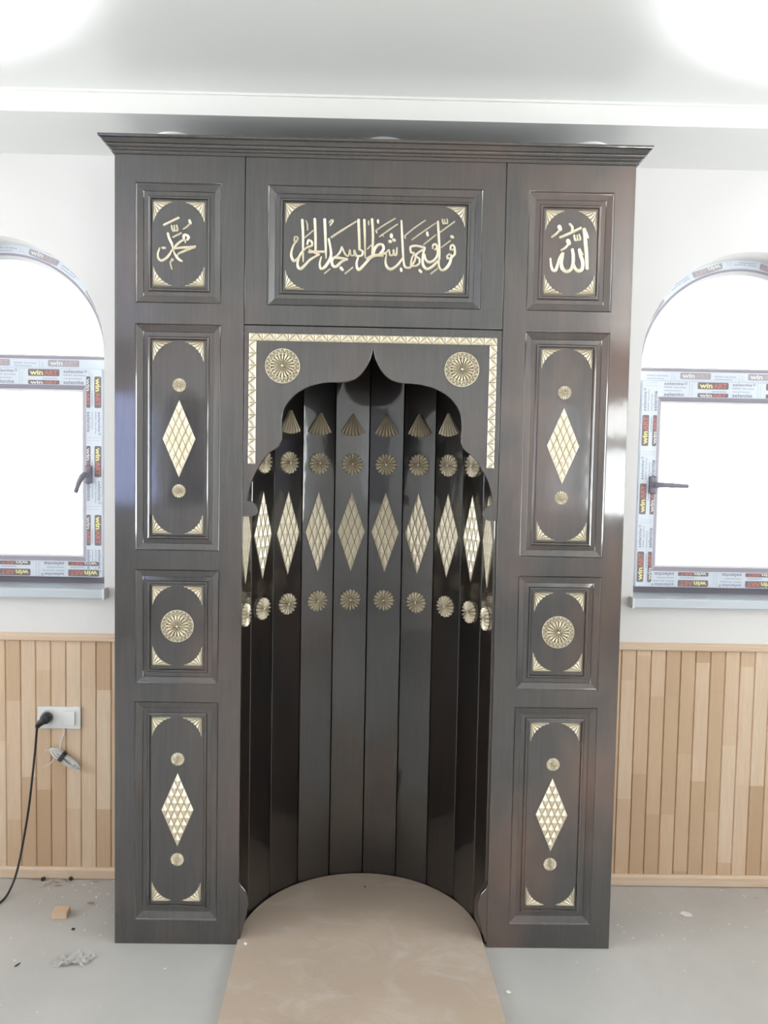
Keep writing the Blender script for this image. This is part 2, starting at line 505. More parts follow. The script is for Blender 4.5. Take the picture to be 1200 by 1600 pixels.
def box(bm, x0, x1, y0, y1, z0, z1, bev=0.0, mat=0):
    r = bmesh.ops.create_cube(bm, size=1.0)
    vs = r['verts']
    for v in vs:
        v.co = Vector(((x0 + x1) / 2 + v.co.x * (x1 - x0), (y0 + y1) / 2 + v.co.y * (y1 - y0), (z0 + z1) / 2 + v.co.z * (z1 - z0)))
    fs = list({f for v in vs for f in v.link_faces})
    for f in fs:
        f.material_index = mat
    if bev:
        es = list({e for v in vs for e in v.link_edges})
        r2 = bmesh.ops.bevel(bm, geom=es, offset=bev, segments=2, affect='EDGES', profile=.6)
        for f in r2['faces']:
            f.material_index = mat


def face(bm, pts, mat=0):
    f = bm.faces.new([bm.verts.new(p) for p in pts])
    f.material_index = mat
    return f


def loft(bm, loops, closed=True, mat=0, cap0=False, cap1=False):
    """quads between successive loops of equal length"""
    rows = [[bm.verts.new(p) for p in l] for l in loops]
    n = len(rows[0])
    for a, bb in zip(rows, rows[1:]):
        for i in range(n if closed else n - 1):
            j = (i + 1) % n
            f = bm.faces.new((a[i], a[j], bb[j], bb[i]))
            f.material_index = mat
    if cap0:
        bm.faces.new(rows[0]).material_index = mat
    if cap1:
        bm.faces.new(rows[-1]).material_index = mat
    return rows


def tube(bm, pts, r, seg=10, mat=0):
    pts = [Vector(p) for p in pts]
    loops = []
    prev = None
    for i, p in enumerate(pts):
        t = (pts[min(i + 1, len(pts) - 1)] - pts[max(i - 1, 0)]).normalized()
        if prev is None:
            a = t.orthogonal().normalized()
        else:
            a = (prev - t * prev.dot(t)).normalized()
        prev = a
        bb = t.cross(a)
        rr = r[i] if isinstance(r, (list, tuple)) else r
        loops.append([p + (a * math.cos(2 * PI * k / seg) + bb * math.sin(2 * PI * k / seg)) * rr for k in range(seg)])
    loft(bm, loops, True, mat, True, True)


def catmull(pts, n=6):
    """smooth a list of tuples"""
    out = []
    P = [pts[0]] + list(pts) + [pts[-1]]
    for i in range(1, len(P) - 2):
        a, b_, c, d = P[i - 1], P[i], P[i + 1], P[i + 2]
        for k in range(n):
            t = k / n
            out.append(tuple(.5 * (2 * q + (r - p) * t + (2 * p - 5 * q + 4 * r - s) * t * t + (3 * q - p - 3 * r + s) * t ** 3)
                             for p, q, r, s in zip(a, b_, c, d)))
    out.append(tuple(pts[-1]))
    return out


def lathe_y(bm, prof, cx, cy, cz, seg=32, mat=0):
    """profile (radius, y offset) turned about an axis along y"""
    loft(bm, [[(cx + r * math.cos(2 * PI * k / seg), cy + y, cz + r * math.sin(2 * PI * k / seg)) for k in range(seg)] for r, y in prof],
         True, mat, True, True)


def lathe_z(bm, prof, cx, cy, cz, seg=40, mat=0):
    loft(bm, [[(cx + r * math.cos(2 * PI * k / seg), cy + r * math.sin(2 * PI * k / seg), cz + z) for k in range(seg)] for r, z in prof],
         True, mat)


def plate(name, outer, holes, y0, y1, mat, parent=None, bevel=0.0):
    """flat board in the xz plane with holes, from y0 (front) to y1 (back)"""
    cu_ = bpy.data.curves.new(name, 'CURVE')
    cu_.dimensions = '2D'
    cu_.fill_mode = 'BOTH'
    cu_.extrude = abs(y1 - y0) / 2 - bevel
    cu_.bevel_depth = bevel
    cu_.offset = -bevel
    for loop in [outer] + list(holes):
        sp = cu_.splines.new('POLY')
        sp.points.add(len(loop) - 1)
        for p, (x, z) in zip(sp.points, loop):
            p.co = (x, z, 0, 1)
        sp.use_cyclic_u = True
    tmp = bpy.data.objects.new(name, cu_)
    me = bpy.data.meshes.new_from_object(tmp)
    bpy.data.objects.remove(tmp)
    bpy.data.curves.remove(cu_)
    me.name = name
    ym = (y0 + y1) / 2
    for v in me.vertices:
        x, z, h = v.co
        v.co = (x, ym - h, z)
    bm = bmesh.new()
    bm.from_mesh(me)
    bpy.data.meshes.remove(me)
    bmesh.ops.remove_doubles(bm, verts=bm.verts[:], dist=1e-6)
    return obj(name, bm, mat, parent)


def arch_loop(cx, half, spring, zb, n=40):
    pts = [(cx + half, zb), ]
    pts += [(cx + half * math.cos(PI * k / n), spring + half * math.sin(PI * k / n)) for k in range(n + 1)]
    pts += [(cx - half, zb)]
    return pts


def rect(x0, x1, z0, z1):
    return [(x0, z0), (x1, z0), (x1, z1), (x0, z1)]


# ------------------------------------------------------------------ the room shell
bm = bmesh.new()
box(bm, -ROOM_X - .3, ROOM_X + .3, ROOM_Y - .3, .3, -.12, 0)
struct(obj('floor', bm, CONC))

hole = rect(-.30, .30, .0008, 2.10)
wl = plate('wall_front', rect(-ROOM_X, ROOM_X, 0, CEIL),
           [arch_loop(-WIN_X, WIN_R, WIN_SPRING, WIN_SILL), arch_loop(WIN_X, WIN_R, WIN_SPRING, WIN_SILL), hole], 0, .26, PLASTER)
struct(wl, 'cream white plastered wall behind the dark prayer niche')

# the far wall has arched windows of the same kind and two narrow ones added for dim niche reflections, the side walls have fill-light ones
BACK_WIN = [(-2.80, WIN_R, 'blue_glare_pane'), (2.80, WIN_R, None), (-2.05, .24, 'faint_reflection_pane'), (2.08, .24, 'dim_reflection_pane')]  # left arch pane tinted blue in place of lens glare
SIDE_WIN = [-1.75, -4.55]  # unseen side windows, made wide to brighten the room
SIDE_HW, SIDE_Z0, SIDE_Z1 = 1.10, .95, 2.52
struct(plate('wall_back', rect(-ROOM_X, ROOM_X, 0, CEIL), [arch_loop(x, hw, 2.50 - hw, WIN_SILL) for x, hw, fm in BACK_WIN],
             ROOM_Y - .26, ROOM_Y, PLASTER))
for side, sx_ in (('left', -1), ('right', 1)):
    w = plate('wall_' + side, rect(ROOM_Y, 0, 0, CEIL), [rect(y - SIDE_HW, y + SIDE_HW, SIDE_Z0, SIDE_Z1) for y in SIDE_WIN], 0, .26, PLASTER)
    for v in w.data.vertices:
        x, y, z = v.co
        v.co = (sx_ * (ROOM_X + y), x, z)
    w.data.flip_normals()
    struct(w)

bm = bmesh.new()
box(bm, -ROOM_X - .3, ROOM_X + .3, ROOM_Y - .3, .3, CEIL, CEIL + .12)
struct(obj('ceiling', bm, SATIN), 'white satin ceiling mirroring the windows')
# lowered border of the ceiling along the front wall, satin below and painted on its edge
bm = bmesh.new()
box(bm, -ROOM_X, ROOM_X, SOFF_Y, 0, SOFF, CEIL, 0)
for f in bm.faces:
    f.material_index = 1 if f.calc_center_median().y < SOFF_Y + .001 else 0
box(bm, -ROOM_X, ROOM_X, SOFF_Y - .010, SOFF_Y, CEIL - .007, CEIL, 0, 1)
struct(obj('trim_1', bm, [SATIN_LOW, CREAM]), 'lowered white ceiling border with a cream edge above the niche')

# ------------------------------------------------------------------ pine wainscot, rail and baseboard on both sides
PL = .0588


def wainscot(x0, x1, names, side):
    bm = bmesh.new()
    k0 = math.floor((x0 + 11.0) / PL)
    x = k0 * PL - 11.0
    while x < x1 - .002:
        a, e = max(x, x0), min(x + PL, x1)
        if e - a > .004:
            g = .0022
            prof = [(a, -.0055), (a + g, -.0105), (a + g * 1.6, -.012), (e - g * 1.6, -.012), (e - g, -.0105), (e, -.0055)]
            loft(bm, [[(px, py, .03) for px, py in prof], [(px, py, .965) for px, py in prof]], False)
        x += PL
    box(bm, x0, x1, -.0056, 0, .0, .965)
    struct(obj(names[0], bm, PINE), 'light pine board cladding on the wall %s of the niche' % side)
    bm = bmesh.new()
    prof = [(0, .951), (-.022, .951), (-.026, .955), (-.026, .964), (-.020, .968), (-.020, .973), (-.012, .978), (0, .978)]
    loft(bm, [[(x0, y, z) for y, z in prof], [(x1, y, z) for y, z in prof]], True, 0, True, True)
    struct(obj(names[1], bm, PINE_TRIM), 'pale pine rail capping the cladding %s of the niche' % side)
    bm = bmesh.new()
    prof = [(0, .003), (-.022, .003), (-.022, .036), (-.016, .046), (0, .046)]
    loft(bm, [[(x0, y, z) for y, z in prof], [(x1, y, z) for y, z in prof]], True, 0, True, True)
    struct(obj('baseboard_' + side, bm, PINE_TRIM), 'pale pine baseboard %s of the niche' % side)


wainscot(-ROOM_X, -HALF - .001, ('trim_2', 'trim_3'), 'left')
wainscot(HALF + .001, ROOM_X, ('trim_4', 'trim_5'), 'right')

# ------------------------------------------------------------------ lettering for the film on the window frames
FONT_CACHE = {}


def letters(txt, bold=0.0):
    """flat mesh of a word: list of polygons, height 1, starting at x = 0"""
    key = (txt, bold)
    if key in FONT_CACHE:
        return FONT_CACHE[key]
    fc = bpy.data.curves.new('lettering', 'FONT')
    fc.body = txt
    fc.size = 1.0
    fc.offset = bold
    fc.resolution_u = 2
    o = bpy.data.objects.new('lettering', fc)
    me = bpy.data.meshes.new_from_object(o)
    bpy.data.objects.remove(o)
    bpy.data.curves.remove(fc)
    xs = [v.co.x for v in me.vertices]
    ys = [v.co.y for v in me.vertices]
    x0, y0, h = min(xs), min(ys), max(ys) - min(ys)
    polys = [[((me.vertices[i].co.x - x0), (me.vertices[i].co.y - y0)) for i in p.vertices] for p in me.polygons]
    w = max(xs) - min(xs)
    bpy.data.meshes.remove(me)
    FONT_CACHE[key] = (polys, w, h)
    return FONT_CACHE[key]


def put_word(bm, txt, place, x, z, width, height, mat, bold=.02):
    polys, w, h = letters(txt, bold)
    for poly in polys:
        face(bm, [place(x + px / w * width, z + pz / h * height, .0009) for px, pz in poly], mat)


def put_rect(bm, place, x0, x1, z0, z1, mat, lift=.0005, r=0.0):
    if r:
        pts = []
        for cx, cz, a0 in ((x1 - r, z1 - r, 0), (x0 + r, z1 - r, 90), (x0 + r, z0 + r, 180), (x1 - r, z0 + r, 270)):
            pts += [place(cx + r * math.cos(math.radians(a0 + t)), cz + r * math.sin(math.radians(a0 + t)), lift) for t in (0, 30, 60, 90)]
        face(bm, pts, mat)
    else:
        face(bm, [place(x0, z0, lift), place(x1, z0, lift), place(x1, z1, lift), place(x0, z1, lift)], mat)


def film_print(bm, place, length, width, start, double=True, badge_h=.027):
    """print repeated along a frame bar: along x 0..length, z 0..width (0 = edge next to the glass)"""
    top = width
    x = start - .275
    while x < length:
        def clip(a, e):
            return max(a, 0.002), min(e, length - .002)
        a, e = clip(x, x + .124)
        z1 = top - .003
        part_w = x < 0 and a > x + .058 and e - a > .03
        part_e = x > 0 and e < x + .118 and e > x + .062
        if part_w or part_e:                          # badge cut off by the mitre
            put_rect(bm, place, a, e, z1 - badge_h, z1, 1 if double else 7, .0005)
            if part_w and a < x + .06:
                put_word(bm, 'ART', place, x + .062, z1 - badge_h * .85, .055, badge_h * .70, 3 if double else 8, .035)
            if part_e:
                put_word(bm, 'win', place, x + .007, z1 - badge_h * .85, .052, badge_h * .72, 2 if double else 5, .035)
        if e - a > .118:                              # the badge with the two-tone word
            z0 = z1 - badge_h
            put_rect(bm, place, a, e, z0, z1, 1 if double else 7, .0005, .005)
            put_word(bm, 'win', place, a + .007, z0 + badge_h * .15, .052, badge_h * .72, 2 if double else 5, .035)
            put_word(bm, 'ART', place, a + .062, z0 + badge_h * .15, .055, badge_h * .70, 3 if double else 8, .035)
            if double:
                put_word(bm, 'Lamination', place, a + .058, z0 - .012, .058, .008, 4, .0)
                z3 = z0 - .016
                put_rect(bm, place, a, e, 0.001, z3, 1, .0005, .004)
                hh = min(.018, z3 - .004)
                put_word(bm, 'win', place, a + .008, .002, .050, hh, 5, .03)
                put_word(bm, 'ART', place, a + .063, .002, .052, hh, 3, .03)
        a, e = x + .140, x + .235
        if a > 0 and e < length:                      # small text between the badges
            if double:
                put_word(bm, 'selenite', place, a, top - .016, .078, .012, 4, .01)
                put_rect(bm, place, a + .082, a + .092, top - .014, top - .004, 4, .0005, .0049)
                put_rect(bm, place, a + .084, a + .090, top - .012, top - .006, 0, .0008, .0029)
                put_word(bm, '0000 Quality', place, a, top - .029, .088, .007, 4, 0)
                put_rect(bm, place, a, a + .07, top - .040, top - .037, 6, .0005)
                put_word(bm, 'selenite', place, a, .003, .080, .015, 4, .01)
            else:
                put_word(bm, '0000 Quality', place, a, top * .45, .088, .007, 4, 0)
                put_rect(bm, place, a, a + .07, top * .22, top * .22 + .003, 6, .0005)
            put_rect(bm, place, e + .006, e + .0072, .004, top - .006, 6, .0005)
            put_rect(bm, place, e + .017, e + .0182, .004, top - .012, 6, .0005)
        x += .275


PRINT_MATS = [FILM, BADGE, INK_Y, INK_R, INK_G, CRUMB, plain('faint_grey_print', (.48, .51, .58), .5),
              plain('faint_badge', (.44, .41, .45), .45), plain('faint_red_print', (.58, .46, .48), .5)]


def window(name, cx, mirror, label):
    """upvc window in its protective film: fixed arch light above a transom, one opening sash below"""
    r = struct(bpy.data.objects.new(name, None), label)
    r.location = (cx, FR_Y, WIN_SILL)
    C.objects.link(r)
    L = Matrix.Translation((-cx, -FR_Y, -WIN_SILL))

    def part(nm, bm, mats, parent=r, label=None):
        for v in bm.verts:
            v.co = L @ v.co
        o = obj(nm, bm, mats, parent)
        if label:
            o['label'] = label
        return o

    x0, x1 = cx - WIN_R, cx + WIN_R
    # fixed frame: arch band, jambs, transom and bottom rail
    bm = bmesh.new()
    n = 48
    zb = 1.158

    def outline(d):
        hw = WIN_R - d
        return [(cx + hw, zb + (d if d else 0) * 0)] + [(cx + hw * math.cos(PI * k / n), WIN_SPRING + hw * math.sin(PI * k / n)) for k in range(n + 1)] + [(cx - hw, zb)]
    lo = [[(x, y, z) for x, z in outline(d)] for d, y in ((0, .19), (0, FR_Y), (.031, FR_Y), (.033, FR_Y + .004))]
    loft(bm, lo, False, 0)
    lo = [[(x, y, z) for x, z in outline(d)] for d, y in ((.033, FR_Y + .004), (.041, FR_Y + .006))]
    loft(bm, lo, False, 1)
    lo = [[(x, y, z) for x, z in outline(d)] for d, y in ((.041, FR_Y + .006), (.043, FR_Y + .003), (.056, FR_Y + .016), (.058, FR_Y + .03), (.058, .18))]
    loft(bm, lo, False, 2)
    box(bm, x0 + .02, x1 - .02, FR_Y - .001, .19, 2.006, 2.056, .002, 0)                # transom
    box(bm, x0 + .03, x1 - .03, FR_Y + .004, .185, 2.056, 2.067, 0, 1)
    box(bm, x0 + .03, x1 - .03, FR_Y + .018, .18, 2.067, 2.075, .002, 2)
    box(bm, x0 + .01, x1 - .01, FR_Y, .19, 1.151, 1.186, .001, 3)                       # bottom rail
    part('frame', bm, [FILM, GASKET, PVC, plain('bottom_profile_violet', (.20, .175, .205), .45)])
    # opening sash, its face a little proud of the fixed frame
    sx0, sx1, sz0, sz1 = x0 + .042, x1 - .042, 1.184, 2.016
    bm = bmesh.new()

    def ring(d, y):
        return [(sx0 + d, y, sz0 + d), (sx1 - d, y, sz0 + d), (sx1 - d, y, sz1 - d), (sx0 + d, y, sz1 - d)]
    ys = FR_Y - .022
    loft(bm, [ring(0, .17), ring(0, ys + .003), ring(.003, ys), ring(.0635, ys), ring(.065, ys + .003)], True, 0)
    loft(bm, [ring(.065, ys + .003), ring(.079, ys + .010), ring(.081, ys + .016)], True, 1)
    loft(bm, [ring(.081, ys + .016), ring(.086, ys + .016), ring(.089, ys + .022), ring(.089, .16)], True, 2)
    sash = part('sash', bm, [FILM, GASKET, PVC])
    # printed film: badges and lines on sash and transom
    bm = bmesh.new()
    W_, H_ = sx1 - sx0, sz1 - sz0
    film_print(bm, lambda x, z, h: (sx0 + x, ys - h, sz1 - .064 + z), W_, .063, .222 if not mirror else .208)
    film_print(bm, lambda x, z, h: (sx1 - x, ys - h, sz0 + .064 - z), W_, .063, .205 if not mirror else .013)
    film_print(bm, lambda x, z, h: (sx0 + .064 - z, ys - h, sz0 + x), H_, .063, .02)
    film_print(bm, lambda x, z, h: (sx1 - .064 + z, ys - h, sz1 - x), H_, .063, .029)
    part('film_print', bm, PRINT_MATS, sash, 'coloured badges and small print on the film')
    bm = bmesh.new()
    film_print(bm, lambda x, z, h: (x0 + .06 + x, FR_Y - .001 - h, 2.017 + z), 2 * WIN_R - .12, .038, .14 if not mirror else .26, False, .026)

    def on_arch(x, z, h):
        a = PI * .985 - x / (WIN_R - .018)
        rr = WIN_R - .031 + z
        return (cx + rr * math.cos(a), FR_Y - h, WIN_SPRING + rr * math.sin(a))

    def flip_arch(x, z, h):
        return on_arch(1.27 - x, .030 - z, h)
    film_print(bm, flip_arch if not mirror else on_arch, 1.27, .030, .17, False, .024)
    part('film_print', bm, PRINT_MATS, r.children[0], 'coloured badges and small print on the film')
    # lever handle beside the mihrab side of the sash
    hx = (x0 + .096) if not mirror else (x1 - .096)
    hz = 1.598
    bm = bmesh.new()
    box(bm, hx - .015, hx + .015, ys - .012, ys, hz - .036, hz + .036, .008)
    tube(bm, [(hx, ys - .008, hz), (hx, ys - .05, hz)], .0105, 12)
    if not mirror:
        tube(bm, catmull([(hx - .006, ys - .046, hz), (hx + .03, ys - .052, hz + .001), (hx + .125, ys - .050, hz - .002)], 6),
             [.012] * 3 + [.0115] * 3 + [.0105] * 3 + [.009] * 3 + [.0075], 12)
    else:
        tube(bm, catmull([(hx + .004, ys - .046, hz + .004), (hx - .012, ys - .055, hz - .018), (hx - .030, ys - .060, hz - .072)], 6),
             [.012] * 3 + [.0115] * 3 + [.0105] * 3 + [.009] * 3 + [.0075], 12)
    h = part('handle', bm, HANDLE, sash, 'grey lever handle')
    # panes
    bm = bmesh.new()
    box(bm, sx0 + .08, sx1 - .08, .140, .146, sz0 + .08, sz1 - .08)
    part('pane', bm, GLASS)
    bm = bmesh.new()
    hw = WIN_R - .05
    pts = [(cx + hw * math.cos(PI * k / 40), WIN_SPRING + hw * math.sin(PI * k / 40)) for k in range(41)]
    loft(bm, [[(x, .145, z) for x, z in pts], [(x, .151, z) for x, z in pts]], True, 0, True, True)
    part('pane', bm, GLASS)
    # metal sill board with end caps
    bm = bmesh.new()
    prof = [(.13, 1.158), (-.030, 1.158), (-.038, 1.155), (-.042, 1.148), (-.042, 1.126), (-.036, 1.122), (-.030, 1.126), (-.030, 1.149), (.13, 1.149)]
    sa, sb = x0 + .001, x1 - .001
    loft(bm, [[(sa, y, z) for y, z in prof], [(sb, y, z) for y, z in prof]], True, 0, True, True)
    box(bm, x0 - .010, x1 + .010, -.043, -.002, 1.123, 1.157, .003)
    for s, xx in ((-1, x0 - .012), (1, x1 + .012)):
        box(bm, xx - .004, xx + .004, -.046, -.001, 1.119, 1.162, .002, 1)
    part('sill', bm, [SILL, WHITE], r, 'silver grey metal sill')
    return r


window('window_1', -WIN_X, True, 'arched window left of the niche, frame still in printed film')
window('window_2', WIN_X, False, 'arched window right of the niche, frame still in printed film')
portal('sky_portal', (-WIN_X, .2, 1.83), (-PI / 2, 0, 0), .86, 1.36)
portal('sky_portal', (WIN_X, .2, 1.83), (-PI / 2, 0, 0), .86, 1.36)

# plain white frames with panes in the windows behind the photographer and at the sides
def plain_window(name, to_world, outline, mullions, glass):
    r = struct(bpy.data.objects.new(name, None))
    C.objects.link(r)
    bm = bmesh.new()
    loft(bm, [[(x, y, z) for x, z in outline(d)] for d, y in ((0, .18), (0, .12), (.06, .12), (.065, .15), (.065, .18))], True, 0)
    for m in mullions:
        box(bm, m[0], m[1], .121, .18, m[2], m[3])
    for v in bm.verts:
        v.co = to_world @ v.co
    obj('frame', bm, PVC, r)
    bm = bmesh.new()
    pts = outline(.05)
    loft(bm, [[(x, .150, z) for x, z in pts], [(x, .152, z) for x, z in pts]], True, 0, True, True)
    for v in bm.verts:
        v.co = to_world @ v.co
    obj('pane', bm, glass, r)


def arch_outline(hw0):
    def f(d, n=32):
        hw = hw0 - d
        sp = 2.50 - hw0
        return [(hw, WIN_SILL + d)] + [(hw * math.cos(PI * k / n), sp + hw * math.sin(PI * k / n)) for k in range(n + 1)] + [(-hw, WIN_SILL + d)]
    return f


def rect_outline(d):
    return [(SIDE_HW - d, SIDE_Z0 + d), (SIDE_HW - d, SIDE_Z1 - d), (-SIDE_HW + d, SIDE_Z1 - d), (-SIDE_HW + d, SIDE_Z0 + d)]


wi = 3
for x, hw, fm in BACK_WIN:
    plain_window('window_%d' % wi, Matrix.Translation((x, ROOM_Y, 0)) @ Matrix.Rotation(PI, 4, 'Z'), arch_outline(hw),
                 [(-hw + .03, hw - .03, 1.93, 2.06)] if fm is None else [], FROST[fm] if fm else GLASS)
    portal('sky_portal', (x, ROOM_Y - .2, 1.83), (PI / 2, 0, 0), 2 * hw, 1.36)
    wi += 1
for s in (-1, 1):
    for y in SIDE_WIN:
        plain_window('window_%d' % wi, Matrix.Translation((s * ROOM_X, y, 0)) @ Matrix.Rotation(-s * PI / 2, 4, 'Z'), rect_outline,
                     [(-.05, .05, SIDE_Z0 + .03, SIDE_Z1 - .03)], GLASS)
        portal('sky_portal', (s * (ROOM_X + .2), y, (SIDE_Z0 + SIDE_Z1) / 2), (PI / 2, 0, s * PI / 2), 2 * SIDE_HW, SIDE_Z1 - SIDE_Z0)
        wi += 1

# ------------------------------------------------------------------ carved ornaments (built facing -y around the origin)
def orn(name, bm, parent, loc, turn=0.0, label=None, mat=None):
    M = Matrix.Translation(loc) @ Matrix.Rotation(turn, 4, 'Z')
    for v in bm.verts:
        v.co = M @ v.co
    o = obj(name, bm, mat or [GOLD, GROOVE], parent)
    if label:
        o['label'] = label
    return o


def bm_rosette(r, petals, h, rim=False, w0=.455):
    """rounded petals around a raised centre, dark grooves between them"""
    bm = bmesh.new()
    ri = r * (.68 if rim else 1.0)
    cen_r = ri * .10
    step = 2 * PI / petals
    lathe_y(bm, [(cen_r * .3, -h * 1.02), (cen_r, -h * .93), (cen_r * 1.1, .0)], 0, 0, 0, petals)
    lo = [[(rr * math.cos(2 * PI * k / 64), y, rr * math.sin(2 * PI * k / 64)) for k in range(64)] for rr, y in ((ri * .97, .001), (ri * .97, -h * .12), (ri * .05, -h * .12))]
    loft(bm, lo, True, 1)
    for k in range(petals):
        a = step * k
        P = lambda rr, u, y: (rr * math.cos(a + u * step), y, rr * math.sin(a + u * step))
        rows = []
        for rr, w, hh in ((ri * .09, w0, .90), (ri * .45, w0, .92), (ri * .80, w0 - .01, .96), (ri * .93, w0 - .06, .86), (ri * 1.0, w0 - .24, .55)):
            rows.append([P(rr, -w, -h * .10), P(rr, -w * .45, -h * hh * .80), P(rr, 0, -h * hh), P(rr, w * .45, -h * hh * .80), P(rr, w, -h * .10)])
        loft(bm, rows, False)
        face(bm, rows[-1])
    if rim:
        T = 22
        hb = h * .40
        lo = [[(rr * math.cos(2 * PI * k / 64), y, rr * math.sin(2 * PI * k / 64)) for k in range(64)]
              for rr, y in ((ri * .99, 0), (ri * 1.01, -hb), (ri * 1.06, -hb))]
        loft(bm, lo, True)
        lo = [[(rr * math.cos(2 * PI * k / 64), y, rr * math.sin(2 * PI * k / 64)) for k in range(64)]
              for rr, y in ((r * .96, -hb), (r * .99, -hb), (r, -hb * .8), (r, .001))]
        loft(bm, lo, True)
        lo = [[(rr * math.cos(2 * PI * k / 64), -hb * .5, rr * math.sin(2 * PI * k / 64)) for k in range(64)] for rr in (ri * 1.05, r * .97)]
        loft(bm, lo, True, 1)
        for k in range(T):                            # ring of raised triangles, pointing out and in by turns
            a0, a1 = 2 * PI * k / T, 2 * PI * (k + 1) / T
            am = (a0 + a1) / 2
            Q = lambda rr, a, y: (rr * math.cos(a), y, rr * math.sin(a))
            for b0, b1, tp, ap in ((Q(ri * 1.05, a0 + .02, -hb * .5), Q(ri * 1.05, a1 - .02, -hb * .5), Q(r * .96, am, -hb * .5), Q(ri * 1.17, am, -hb - .006)),
                                   (Q(r * .96, am + .03, -hb * .5), Q(r * .96, am + 2 * PI / T - .03, -hb * .5), Q(ri * 1.07, a1, -hb * .5), Q(r * .90, a1, -hb - .004))):
                for tri in ((b0, b1, ap), (b1, tp, ap), (tp, b0, ap)):
                    face(bm, tri)
    return bm


def bm_lozenge(hw, hh, n, h, g=.045):
    """diamond of n x n small pyramids with dark grooves between them"""
    bm = bmesh.new()
    base = [(-hw, 0), (0, -hh), (hw, 0), (0, hh)]
    y0 = -h * .25
    loft(bm, [[(x, .001, z) for x, z in base], [(x, y0, z) for x, z in base]], True)
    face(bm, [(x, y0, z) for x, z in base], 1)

    def P(i, j):                                       # lattice point
        return ((i - j) / n * hw, (i + j) / n * hh - hh)
    for i in range(n):
        for j in range(n):
            q = [P(i + g, j + g), P(i + 1 - g, j + g), P(i + 1 - g, j + 1 - g), P(i + g, j + 1 - g)]      # bottom, right, top, left
            cx_, cz_ = P(i + .5, j + .5)
            b_, r_, t_, l_ = [(x, y0 - .0002, z) for x, z in q]
            # chip cut: the cross edge stands proud, the lower half falls away below it in one plane
            dz = hh / n * .03
            pk = (cx_, -h, cz_ + dz)
            for tri in ((b_, r_, pk), (r_, t_, pk), (t_, l_, pk), (l_, b_, pk)):
                face(bm, tri)
    return bm


def flutes(bm, cen, dirs, h, y_low, gap=.13):
    """raised flutes radiating from a point; dirs = list of end points (x, z), one per flute edge"""
    n = len(dirs) - 1
    for k in range(n):
        e0, e1 = Vector(dirs[k]), Vector(dirs[k + 1])
        a, c = e0.lerp(e1, gap), e0.lerp(e1, 1 - gap)
        m = e0.lerp(e1, .5)
        cv = Vector(cen)
        m = cv + (m - cv) * 1.03
        rows = []
        for t in (.06, .5, .92, 1.0):
            hh = h * (.85 + .15 * t) * (1.0 if t < .95 else .72)
            pa, pm, pc = cv.lerp(a, t), cv.lerp(m, t), cv.lerp(c, t)
            s0, s1 = pa.lerp(pm, .5), pc.lerp(pm, .5)
            rows.append([(pa.x, -y_low, pa.y), (s0.x, -hh * .82, s0.y), (pm.x, -hh, pm.y), (s1.x, -hh * .82, s1.y), (pc.x, -y_low, pc.y)])
        loft(bm, rows, False)
        face(bm, rows[-1])


def bm_fan(r, half_deg, nf, h):
    """scallop fan: apex on top, flutes opening downwards"""
    bm = bmesh.new()
    a0 = math.radians(half_deg)
    pts = [(math.sin(-a0 + 2 * a0 * k / nf) * r * .97, -math.cos(-a0 + 2 * a0 * k / nf) * r * .97) for k in range(nf + 1)]
    ring = [(0, 0)] + pts
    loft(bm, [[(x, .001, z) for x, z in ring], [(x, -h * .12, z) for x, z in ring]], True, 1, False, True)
    flutes(bm, (0, 0), pts, h, h * .10)
    return bm


def bm_corner(leg, sx_, sz_, h):
    """spandrel: right angle in the corner, hollow side curved, rays from the corner. sx_, sz_ point into the panel"""
    bm = bmesh.new()
    c = leg * 1.31
    r = math.hypot(c - leg, c)
    N = 7
    a_s = math.atan2(0 - c, leg - c)                  # at (leg, 0)
    a_e = math.atan2(leg - c, 0 - c)                  # at (0, leg)
    if a_e > a_s:
        a_e -= 2 * PI
    a_s = a_s if a_s > a_e else a_s + 2 * PI
    pts = []
    for k in range(N + 1):
        a = a_s + (a_e - a_s) * k / N
        pts.append((sx_ * (c + r * math.cos(a)), sz_ * (c + r * math.sin(a))))
    ring = [(0, 0)] + pts
    loft(bm, [[(x, .001, z) for x, z in ring], [(x, -h * .30, z) for x, z in ring]], True, 0, False, False)
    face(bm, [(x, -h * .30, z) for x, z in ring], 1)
    flutes(bm, (0, 0), pts, h, h * .28, .045)
    return bm


